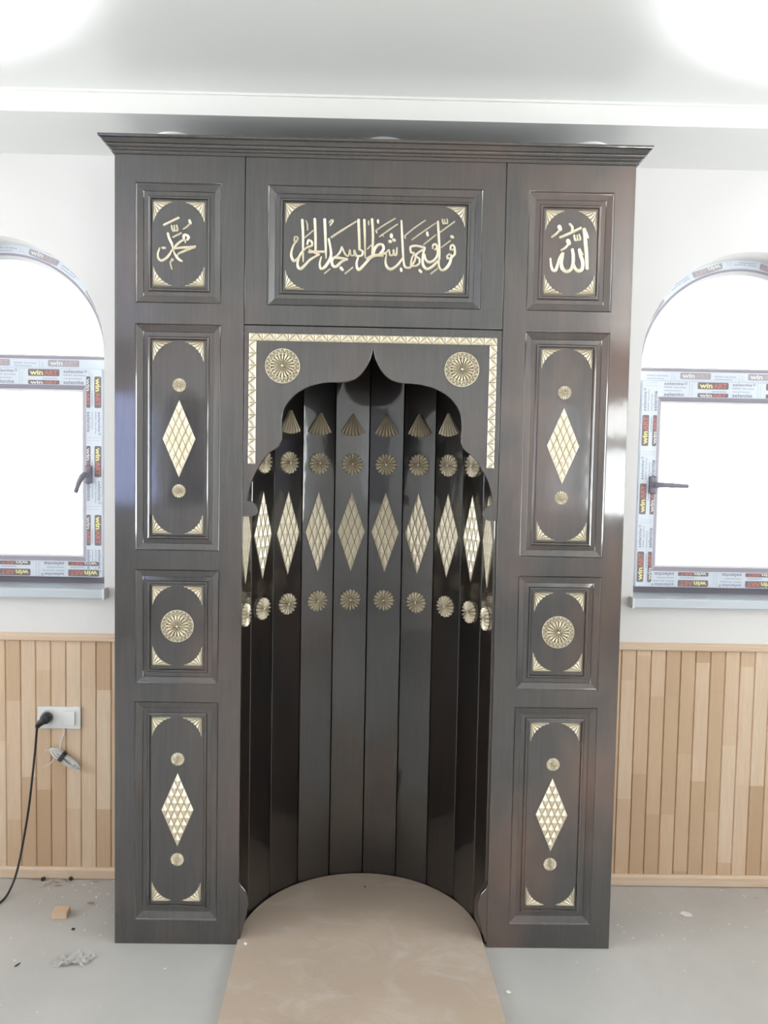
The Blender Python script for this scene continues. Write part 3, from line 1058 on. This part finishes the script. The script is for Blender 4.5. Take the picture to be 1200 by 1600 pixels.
def bm_letters(strokes):
    """raised brush strokes with a shallow groove along the middle; points are (x mm, z mm, width mm)"""
    bm = bmesh.new()
    for si, st in enumerate(strokes):
        pts = catmull(st, 5)
        h = .0042 + .0004 * (si % 5)
        rows = []
        n = len(pts)
        for i, (x, z, w) in enumerate(pts):
            p0, p1 = pts[max(i - 1, 0)], pts[min(i + 1, n - 1)]
            tx, tz = p1[0] - p0[0], p1[1] - p0[1]
            l = math.hypot(tx, tz) or 1
            nx, nz = -tz / l, tx / l
            w = max(w, .8) / 1000
            ext = 0
            rows.append([(x / 1000 + nx * w * q, y, z / 1000 + nz * w * q)
                         for q, y in ((-.54, .0005), (-.46, -h * .7), (-.30, -h), (0, -h * .62), (.30, -h), (.46, -h * .7), (.54, .0005))])
        # rounded ends
        for end in (0, -1):
            x, z, w = pts[end]
            q = pts[1] if end == 0 else pts[-2]
            l = math.hypot(x - q[0], z - q[1]) or 1
            e = .32 * w / 1000
            dx, dz = (x - q[0]) / l * e, (z - q[1]) / l * e
            base_ = rows[end]
            mx, mz = x / 1000 + dx, z / 1000 + dz
            cap = [(mx + (a[0] - x / 1000) * .35, .0005 if abs(a[1] - .0005) < 1e-6 else a[1] * .7, mz + (a[2] - z / 1000) * .35) for a in base_]
            if end == 0:
                rows.insert(0, cap)
            else:
                rows.append(cap)
        loft(bm, rows, False, 0, True, True)
    return bm


# ------------------------------------------------------------------ the mihrab
mihrab = thing('mihrab', 'tall dark lacquered wooden prayer niche with gold carvings against the wall between two windows', 'prayer niche')
FIELD = FRONT + .008                                  # face of the fielded panels
CX = .6385                                            # column centre


def field_panel(x0, x1, z0, z1, parent, mat):
    """mitred moulding stepping in to a flat field"""
    bm = bmesh.new()
    prof = [(-.002, FRONT + .004), (0, FRONT), (.003, FRONT + .0035), (.005, FRONT + .004), (.022, FRONT + .0095), (.0235, FRONT + .0115),
            (.037, FRONT + .0105), (.040, FRONT + .0065), (.0425, FRONT + .0055), (.046, FRONT + .0055), (.048, FIELD + .0012), (.0505, FIELD)]
    lo = [[(x0 + d, y, z0 + d), (x1 - d, y, z0 + d), (x1 - d, y, z1 - d), (x0 + d, y, z1 - d)] for d, y in prof]
    loft(bm, lo, True, 0, False, True)
    return obj('raised_panel', bm, mat, parent)


def corners(x0, x1, z0, z1, parent, where):
    for sx_, xx in ((1, x0), (-1, x1)):
        for sz_, zz in ((1, z0), (-1, z1)):
            orn('corner_ornament', bm_corner(.064, sx_, sz_, .008), parent, (xx, FIELD, zz), 0, 'pale gold carved corner')


def frame_front(parent_name, x0, x1, z0, z1, openings, mat, depth):
    """front board with rectangular openings and returns at the sides"""
    o = plate(parent_name, rect(x0, x1, z0, z1), [rect(*op) for op in openings], FRONT, FRONT + .022, mat, mihrab, .0015)
    bm = bmesh.new()
    bm.from_mesh(o.data)
    if depth:
        for a, e in depth:
            box(bm, a, e, FRONT + .020, -.001, z0, z1)
    bm.to_mesh(o.data)
    bm.free()
    return o


PANELS = [(2.172, 2.556), (1.356, 2.102), (.904, 1.290), (.086, .842)]
ORN_Z = [(2.2275, 2.498), (1.4115, 2.047), (.967, 1.235), (.151, .788)]
for s, side, mat in ((-1, 'left', WOOD), (1, 'right', WOOD_RED)):
    xa, xe = sorted((s * COLX, s * HALF))
    pxa, pxe = CX * s + s * .0035 - .139, CX * s + s * .0035 + .139
    oxa, oxe = CX * s + s * .0035 - .0835, CX * s + s * .0035 + .0835
    cx = CX * s + s * .0035
    col = frame_front('side_column', xa, xe, .0, BODY_H, [(pxa - .001, pxe + .001, z0 - .001, z1 + .001) for z0, z1 in PANELS], mat,
                      [(s * HALF - (.022 if s > 0 else 0), s * HALF + (.022 if s < 0 else 0)),
                       ((s * COLX) - (.0 if s > 0 else .012), (s * COLX) + (.012 if s > 0 else 0))][:1])
    col['label'] = '%s column of the niche with four framed panels' % side
    for (z0, z1), (a, e) in zip(PANELS, ORN_Z):
        field_panel(pxa, pxe, z0, z1, col, mat)
        corners(oxa, oxe, a, e, col, side)
    for zc in (1.728, .468):
        up, dn = (1.905, 1.555) if zc > 1 else (.644, .2945)
        orn('lozenge_ornament', bm_lozenge(.0545, .128, 5, .0115, .025), col, (cx - s * .003, FIELD, zc), 0, 'pale gold carved diamond')
        for zz in (up, dn):
            orn('rosette', bm_rosette(.0225, 18, .0065, False, .49), col, (cx - s * .003, FIELD, zz), 0, 'small pale gold fluted rosette')
    orn('rosette', bm_rosette(.0545, 18, .011, True, .475), col, (cx, FIELD, 1.1005), 0, 'large pale gold rosette with a carved rim')
    orn('calligraphy', bm_letters(CALLIGRAPHY[side]), col, (s * .643, FIELD, 2.3635), 0, 'pale gold Arabic lettering')

# header with the verse
G = .0016
hd = frame_front('header_board', -COLX + G, COLX - G, 2.1075, BODY_H, [(-.351, .351, 2.171, 2.5585)], WOOD, None)
hd['label'] = 'wide panel with a line of Arabic lettering above the arch'
field_panel(-.350, .350, 2.172, 2.5575, hd, WOOD)
corners(-.294, .294, 2.224, 2.5015, hd, 'header')
orn('calligraphy', bm_letters(CALLIGRAPHY['header']), hd, (0, FIELD, 2.3635), 0, 'pale gold Arabic lettering')

# arch board with its cusped opening
half = catmull([(.0008, 2.034), (.0045, 2.018), (.0105, 1.998), (.022, 1.974), (.037, 1.954), (.057, 1.938), (.082, 1.928), (.107, 1.9245), (.138, 1.923),
                (.168, 1.9195), (.210, 1.908), (.251, 1.885), (.280, 1.853), (.2945, 1.824), (.2995, 1.790), (.2985, 1.762), (.2972, 1.738), (.302, 1.720),
                (.318, 1.702), (.340, 1.686), (.360, 1.662), (.386, 1.616), (.400, 1.580), (.4085, 1.545), (.411, 1.526)], 4)
half += catmull([(.411, 1.5255), (.399, 1.5235), (.386, 1.517), (.379, 1.505), (.3785, 1.491), (.386, 1.479), (.398, 1.474), (.412, 1.474)], 4)[1:]
XO = COLX - G
loop = [(XO, 1.474), (XO, 2.1043), (-XO, 2.1043), (-XO, 1.474)] + [(-x, z) for x, z in reversed(half)] + half
arch = plate('arch_board', loop, [], FRONT + .001, FRONT + .021, WOOD, mihrab, .0012)
arch['label'] = 'spandrel board with a cusped pointed arch'
bm = bmesh.new()                                      # chip-carved gold border on three sides
yb = FRONT + .001


def border_run(p0, dirx, length, inward, n):
    dx, dz = dirx
    ix, iz = inward
    w = .0245
    P = lambda t, u, y: (p0[0] + dx * t + ix * u, y, p0[1] + dz * t + iz * u)
    lo = [[P(0, 0, yb + .0005), P(length, 0, yb + .0005), P(length, w, yb + .0005), P(0, w, yb + .0005)],
          [P(0, 0, yb - .003), P(length, 0, yb - .003), P(length, w, yb - .003), P(0, w, yb - .003)]]
    loft(bm, lo, True, 0, False, False)
    face(bm, lo[1], 1)
    L_ = length / n
    y1, g = yb - .0031, .0007
    for k in range(n):
        t = k * L_
        # big chip pointing across, two smaller ones filling the corners
        tris = [((t + g, w - g), (t + L_ - g, w - g), (t + L_ * .60, g), .0115),
                ((t + g, w - 3 * g), (t + g, g), (t + L_ * .56 - g, g), .0085),
                ((t + L_ - g, w - 3 * g), (t + L_ - g, g), (t + L_ * .64 + g, g), .0085)]
        for a, e, c_, hh in tris:
            m = ((a[0] + e[0] + c_[0]) / 3, (a[1] + e[1] + c_[1]) / 3)
            pa, pe, pc, ap = P(*a, y1), P(*e, y1), P(*c_, y1), P(*m, yb - hh)
            for tri in ((pa, pe, ap), (pe, pc, ap), (pc, pa, ap)):
                face(bm, tri)


border_run((-.409, 2.079), (1, 0), .818, (0, -1), 19)
border_run((-.409, 1.649), (0, 1), .4055, (1, 0), 10)
border_run((.409, 2.0545), (0, -1), .4055, (-1, 0), 10)
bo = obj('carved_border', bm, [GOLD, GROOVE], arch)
bo['label'] = 'pale gold chip-carved border'
for x in (-.298, .2945):
    orn('rosette', bm_rosette(.057, 20, .012, True, .475), arch, (x, yb, 1.9735), 0, 'large pale gold rosette with a carved rim')

# ten facets of the niche
NR, NX, NY = .430, -.010, FRONT + .0225
for k in range(10):
    a0, a1 = PI * (1 - k / 10), PI * (1 - (k + 1) / 10)
    am = (a0 + a1) / 2
    g = .0011 / NR
    P = lambda a, rr: (NX + rr * math.cos(a), NY + rr * math.sin(a))
    q = [P(a0 - g, NR), P(a1 + g, NR), P(a1, NR + .018), P(a0, NR + .018)]
    bm = bmesh.new()
    b3 = .0018
    # tiny chamfers along both long edges catch the light
    e0 = Vector(q[0]).lerp(Vector(q[1]), .014)
    e1 = Vector(q[1]).lerp(Vector(q[0]), .014)
    out_dir = Vector((math.cos(am), math.sin(am)))
    c0, c1 = Vector(q[0]) + out_dir * b3, Vector(q[1]) + out_dir * b3
    prof = [c0, e0, e1, c1, Vector(q[2]), Vector(q[3])]
    loft(bm, [[(p.x, p.y, .0) for p in prof], [(p.x, p.y, 2.064) for p in prof]], True, 0, True, True)
    st = obj('niche_board', bm, WOOD_NICHE, mihrab)
    ap = NR * math.cos(PI / 20)
    mx, my = NX + ap * math.cos(am), NY + ap * math.sin(am)
    turn = am - PI / 2                                # front of an ornament (-y) turned to face the axis
    if 1 <= k <= 8:
        orn('fan_ornament', bm_fan(.093, 33, 7, .016), st, (mx, my, 1.858), turn, 'pale gold carved fan')
    orn('rosette', bm_rosette(.0420, 16, .014), st, (mx, my, 1.659), turn, 'pale gold fluted rosette')
    orn('lozenge_ornament', bm_lozenge(.054, .158, 4, .0105 if 1 < k < 8 else .007), st, (mx, my, 1.394), turn, 'pale gold carved diamond')
    orn('rosette', bm_rosette(.0405, 16, .014), st, (mx, my, 1.126), turn, 'pale gold fluted rosette')
bm = bmesh.new()
pts = [(NX + (NR + .017) * math.cos(PI * k / 10), NY + (NR + .017) * math.sin(PI * k / 10)) for k in range(11)]
loft(bm, [[(x, y, 2.0645) for x, y in pts], [(x, y, 2.078) for x, y in pts]], True, 0, True, True)
obj('niche_ceiling', bm, WOOD_NICHE, mihrab)
# unseen backing added to stop daylight leaking through the wall opening
bm = bmesh.new()
box(bm, -.298, .298, .052, .063, .002, 2.098)
obj('light_stop_panel', bm, SEAM, mihrab)
bm = bmesh.new()
box(bm, -HALF + .024, HALF - .024, FRONT + .024, -.002, BODY_H - .014, BODY_H - .001)
obj('top_board', bm, SEAM, mihrab)
# strips behind the seams so that the joints read as dark gaps
bm = bmesh.new()
box(bm, -COLX - .02, -COLX + .012, FRONT + .0225, FRONT + .030, 2.09, BODY_H - .02)
box(bm, COLX - .012, COLX + .02, FRONT + .0225, FRONT + .030, 2.09, BODY_H - .02)
box(bm, -COLX + .013, COLX - .013, FRONT + .0225, FRONT + .030, 2.085, 2.125)
obj('joint_batten', bm, SEAM, mihrab)
# foot scrolls at the lower inner edges of the columns
for s in (-1, 1):
    prof = catmull([(COLX + .002, .225), (COLX - .006, .205), (COLX - .022, .185), (COLX - .030, .16), (COLX - .029, .125), (COLX - .018, .07), (COLX - .004, .019)], 5)
    lp = [(s * x, z) for x, z in prof] + [(s * (COLX + .004), .019)]
    fs = plate('foot_scroll', lp, [], FRONT + .004, FRONT + .020, WOOD if s < 0 else WOOD_RED, mihrab)

# cornice: stepped crown moulding around three sides
bm = bmesh.new()
prof = [(0, -.006), (.004, -.006), (.006, -.002), (.006, .003), (.010, .005), (.0125, .009), (.0125, .011), (.017, .0125), (.020, .017), (.0205, .020),
        (.026, .022), (.029, .027), (.034, .033), (.040, .035), (.041, .038), (.041, .043), (0, .043)]
paths = []
for d, z in prof:
    paths.append([(-HALF - d, -.001, BODY_H + z), (-HALF - d, FRONT - d, BODY_H + z), (HALF + d, FRONT - d, BODY_H + z), (HALF + d, -.001, BODY_H + z)])
loft(bm, paths, False)
face(bm, [(-HALF - .041, FRONT - .041, BODY_H + .043), (HALF + .041, FRONT - .041, BODY_H + .043), (HALF + .041, -.001, BODY_H + .043), (-HALF - .041, -.001, BODY_H + .043)])
bmesh.ops.remove_doubles(bm, verts=bm.verts[:], dist=1e-5)
obj('cornice', bm, WOOD, mihrab)

# ------------------------------------------------------------------ downlights in the lowered ceiling border
for i, (x, lab) in enumerate(((-.721, 'round recessed ceiling light above the left end of the cornice'),
                              (.026, 'round recessed ceiling light above the middle of the cornice'),
                              (.760, 'round recessed ceiling light above the right end of the cornice'))):
    t = thing('recessed_light', lab, 'ceiling light', (x, -.140, SOFF), 'downlights over the niche')
    bm = bmesh.new()
    lathe_z(bm, [(.066, -.0005), (.066, -.006), (.074, -.008), (.081, -.006), (.083, -.0005)], 0, 0, 0)
    obj('trim_ring', bm, STEEL, t, True)
    bm = bmesh.new()
    loft(bm, [[(.0655 * math.cos(2 * PI * k / 40), .0655 * math.sin(2 * PI * k / 40), z) for k in range(40)] for z in (-.0005, -.0035)], True, 0, True, True)
    obj('lens', bm, LENS, t)

# ------------------------------------------------------------------ socket and switch, power cord, cable coil
t = thing('socket_and_switch', 'white double wall plate with socket and rocker switch on the pine cladding', 'power socket', (-1.2045, -.012, .6475))
bm = bmesh.new()
box(bm, -.0835, .0835, -.009, -.0005, -.0435, .0435, .003)
obj('cover_frame', bm, WHITE, t)
bm = bmesh.new()
lathe_y(bm, [(.0315, -.0088), (.0315, -.0125), (.029, -.0135), (.0225, -.0115), (.020, -.0095)], -.041, 0, .004)
obj('socket', bm, WHITE, t)
bm = bmesh.new()
rows = [[(.011, -.0088, -.028), (.064, -.0088, -.028), (.064, -.0088, .028), (.011, -.0088, .028)],
        [(.012, -.0115, -.027), (.063, -.0160, -.027), (.063, -.0160, .027), (.012, -.0115, .027)]]
loft(bm, rows, True, 0, True, True)
obj('rocker', bm, WHITE, t)

t = thing('power_cord', 'black plug and cord hanging from the wall socket down to the floor', 'power cord', (-1.2455, -.012, .6515))
bm = bmesh.new()
lathe_y(bm, [(.017, -.0098), (.0195, -.014), (.0205, -.022), (.0200, -.040), (.017, -.046), (.008, -.048)], 0, 0, 0, 24)
tube(bm, catmull([(-.004, -.034, -.004), (-.014, -.036, -.012), (-.026, -.036, -.022), (-.032, -.035, -.034)], 5),
     [.0155] * 5 + [.013] * 5 + [.0095] * 5 + [.006], 12)
obj('plug', bm, BLACK, t, True)
w0 = Vector((-1.2455, -.012, .6515))
path = catmull([(-1.2765, -.047, .622), (-1.2795, -.048, .60), (-1.283, -.053, .535), (-1.292, -.060, .424), (-1.303, -.070, .30), (-1.318, -.088, .17),
                (-1.330, -.105, .085), (-1.340, -.135, .030), (-1.349, -.190, .0065), (-1.385, -.260, .0050), (-1.47, -.31, .0050), (-1.60, -.30, .0050), (-1.78, -.36, .0050)], 6)
bm = bmesh.new()
tube(bm, [Vector(p) - w0 for p in path], .0042, 10)
obj('cord', bm, BLACK, t, True)

t = thing('cable_coil', 'bundle of white cable tied with a black strap, hanging below the wall socket', 'cable bundle', (-1.189, -.030, .497))
bm = bmesh.new()
tube(bm, catmull([(.000, .020, .107), (.004, .012, .090), (-.005, .006, .060), (-.010, .004, .030), (-.008, .004, .012)], 5), .0030, 8)
ax = Vector((.80, 0, -.60)).normalized()             # long axis of the coil
up = Vector((.60, 0, .80)).normalized()
for i in range(7):
    ln = .052 + .005 * ((i * 5) % 4)
    wd = .010 + .0042 * (i % 4)
    yo = .004 * (i - 3) * .55
    sh = .006 * ((i * 3) % 5 - 2) * .6
    pts = []
    for k in range(25):
        a = 2 * PI * k / 24
        ca, sa = math.cos(a), math.sin(a)
        pinch = .62 + .38 * abs(ca)
        p = ax * (ln * ca + sh + .012) + up * (wd * sa * pinch + .004 * math.sin(i * 2.1)) + Vector((0, yo + .004 * math.sin(2 * a + i), 0))
        pts.append(p)
    tube(bm, pts, .0027, 8)
tube(bm, catmull([ax * -.02 + Vector((0, -.004, 0)), Vector((-.042, -.004, -.026)), Vector((-.062, -.002, -.037)), Vector((-.076, .002, -.046))], 4), .0022, 8)
tube(bm, catmull([ax * -.02 + Vector((0, .004, .006)), Vector((-.050, .003, .024)), Vector((-.064, .005, .020)), Vector((-.070, .006, .002))], 4), .0022, 8)
obj('cable', bm, CABLE, t, True)
bm = bmesh.new()
lo = []
for u in (-.008, .008):
    lo.append([ax * (u + .002) + up * (.0215 * math.cos(2 * PI * k / 24)) + Vector((0, .0165 * math.sin(2 * PI * k / 24), 0)) for k in range(24)])
for u in (.008, -.008):
    lo.append([ax * (u + .002) + up * (.0195 * math.cos(2 * PI * k / 24)) + Vector((0, .0145 * math.sin(2 * PI * k / 24), 0)) for k in range(24)])
loft(bm, lo + [lo[0]], True)
s_ = obj('strap', bm, BLACK, t)
s_['label'] = 'black tie strap'

# ------------------------------------------------------------------ hardboard sheet on the floor, rounded end inside the niche
bm = bmesh.new()
bx, by, br = -.008, -.4035, .4225
out = [(bx + br * math.cos(PI * k / 40), by + br * math.sin(PI * k / 40)) for k in range(41)]
out = out + [(-.385, -1.75), (.465, -1.75)]
loft(bm, [[(x, y, .0005) for x, y in out], [(x, y, .0165) for x, y in out], [(x * .9985, y, .018) for x, y in out]], True, 0, True, True)
tag(obj('floor_board', bm, BOARD), 'brown hardboard sheet with a rounded end lying on the floor inside the niche', 'board')

# ------------------------------------------------------------------ litter on the floor
def chip(name, mat, x, y, size, seed, label, cat, group=None, flat=.5, z=0.0):
    rnd = random.Random(seed)
    bm = bmesh.new()
    bmesh.ops.create_icosphere(bm, subdivisions=2, radius=1)
    for v in bm.verts:
        k = 1 + rnd.uniform(-.28, .28)
        v.co = Vector((v.co.x * k * size[0], v.co.y * k * size[1], v.co.z * k * size[2]))
    zmin = min(v.co.z for v in bm.verts)
    R_ = Matrix.Rotation(rnd.uniform(0, PI), 4, 'Z')
    for v in bm.verts:
        v.co = R_ @ Vector((v.co.x, v.co.y, v.co.z - zmin))
    o = obj(name, bm, mat)
    o.location = (x, y, z)
    tag(o, label, cat, group)
    return o


bm = bmesh.new()
box(bm, -.027, .027, -.025, .025, 0, .024, .003)
o = tag(obj('wood_offcut', bm, OFFCUT), 'small square pale wood block on the grey floor near the left wall', 'wood block')
o.location = (-1.098, -.268, .0002)
o.rotation_euler = (0, 0, .12)

# crumpled scrap of film
bm = bmesh.new()
rnd = random.Random(4)
nx_, ny_ = 13, 9
grid = []
for j in range(ny_):
    row = []
    for i in range(nx_):
        u, v_ = i / (nx_ - 1) - .5, j / (ny_ - 1) - .5
        row.append(bm.verts.new((u * .105 + rnd.uniform(-.004, .004), v_ * .060 + .018 * math.sin(u * 5) + rnd.uniform(-.004, .004),
                                 .0015 + abs(rnd.gauss(0, .008)) * (1.1 - 1.4 * abs(u)))))
    grid.append(row)
for j in range(ny_ - 1):
    for i in range(nx_ - 1):
        if (i + j * 3) % 7 != 0 or 2 < i < 9:
            bm.faces.new((grid[j][i], grid[j][i + 1], grid[j + 1][i + 1], grid[j + 1][i]))
bmesh.ops.solidify(bm, geom=bm.faces[:], thickness=.0006)
o = tag(obj('plastic_scrap', bm, LINT), 'crumpled scrap of pale plastic on the floor left of the niche', 'scrap')
o.location = (-.952, -.525, .0008)
o.rotation_euler = (0, 0, -.35)

chip('dirt_crumb', DIRT, -1.264, -.034, (.009, .008, .006), 1, 'black crumb on the floor by the left baseboard, nearer the cord', 'dirt crumb', 'dark crumbs')
chip('dirt_crumb', DIRT, -1.158, -.030, (.009, .007, .006), 2, 'black crumb on the floor by the left baseboard, nearer the niche', 'dirt crumb', 'dark crumbs')
chip('dirt_crumb', DIRT, -1.020, -.352, (.005, .006, .003), 3, 'tiny dark speck on the floor between wood block and niche', 'dirt crumb', 'dark crumbs')
chip('dirt_crumb', DIRT, -1.125, -.548, (.011, .003, .002), 5, 'thin dark sliver on the floor left of the plastic scrap', 'dirt crumb', 'dark crumbs')
chip('dirt_crumb', DIRT, .002, -.085, (.003, .003, .002), 6, 'tiny dark speck on the brown board inside the niche', 'dirt crumb', 'dark crumbs', z=.018)
chip('plaster_crumb', CRUMB, -.398, -.452, (.006, .005, .003), 7, 'white crumb on the left edge of the brown board', 'plaster crumb', 'white crumbs', z=.018)
chip('plaster_crumb', CRUMB, 1.206, -.215, (.022, .016, .002), 8, 'flat white plaster flake on the floor below the right cladding', 'plaster crumb', 'white crumbs')
chip('plaster_crumb', CRUMB, .462, -.655, (.008, .006, .003), 9, 'white crumb on the floor right of the brown board', 'plaster crumb', 'white crumbs')
for i, (x, y) in enumerate(((-1.232, -.064), (-1.205, -.050), (-1.182, -.036), (-1.225, -.040), (-1.300, -.030), (-.985, -.028), (-1.060, -.040), (-1.19, -.075), (-1.02, -.19))):
    bm = bmesh.new()
    rnd = random.Random(40 + i)
    L_ = rnd.uniform(.010, .019)
    a = rnd.uniform(-.5, .5)
    rows = []
    for k in range(7):
        q = k / 6 * 2.6
        rows.append([(-L_ + 2 * L_ * k / 6, -.004, .002 + .0045 * math.sin(q)), (-L_ + 2 * L_ * k / 6, .004, .0015 + .004 * math.sin(q + .3))])
    loft(bm, rows, False)
    bmesh.ops.solidify(bm, geom=bm.faces[:], thickness=.0005)
    o = tag(obj('wood_shaving', bm, SHAVE), 'curled pine shaving on the floor along the left baseboard', 'wood shaving', 'pine shavings by the left baseboard')
    o.location = (x, y, .001)
    o.rotation_euler = (0, 0, a)
# fine crumbs nobody could count
bm = bmesh.new()
rnd = random.Random(11)
for i in range(150):
    if i < 75:
        x, y = rnd.uniform(-1.24, -.88), -abs(rnd.gauss(.04, .16)) - .026
    elif i < 135:
        x, y = rnd.uniform(.88, 1.6), -abs(rnd.gauss(.08, .17)) - .026
    else:
        x, y = rnd.choice((-1, 1)) * rnd.uniform(.5, 1.3), rnd.uniform(-.9, -.45)
    sz = rnd.uniform(.0012, .0042)
    r_ = bmesh.ops.create_icosphere(bm, subdivisions=1, radius=1, matrix=Matrix.Translation((x, y, sz * .35)) @ Matrix.Rotation(rnd.uniform(0, 3), 4, 'Z') @ Matrix.Diagonal((sz * 1.5, sz, sz * .4, 1)))
    m = 0 if rnd.random() < .72 else 1
    for v in r_['verts']:
        for f in v.link_faces:
            f.material_index = m
o = tag(obj('floor_crumbs', bm, [CRUMB, SHAVE]), 'fine white and tan crumbs scattered on the grey floor along the walls', 'crumbs')
o['kind'] = 'stuff'
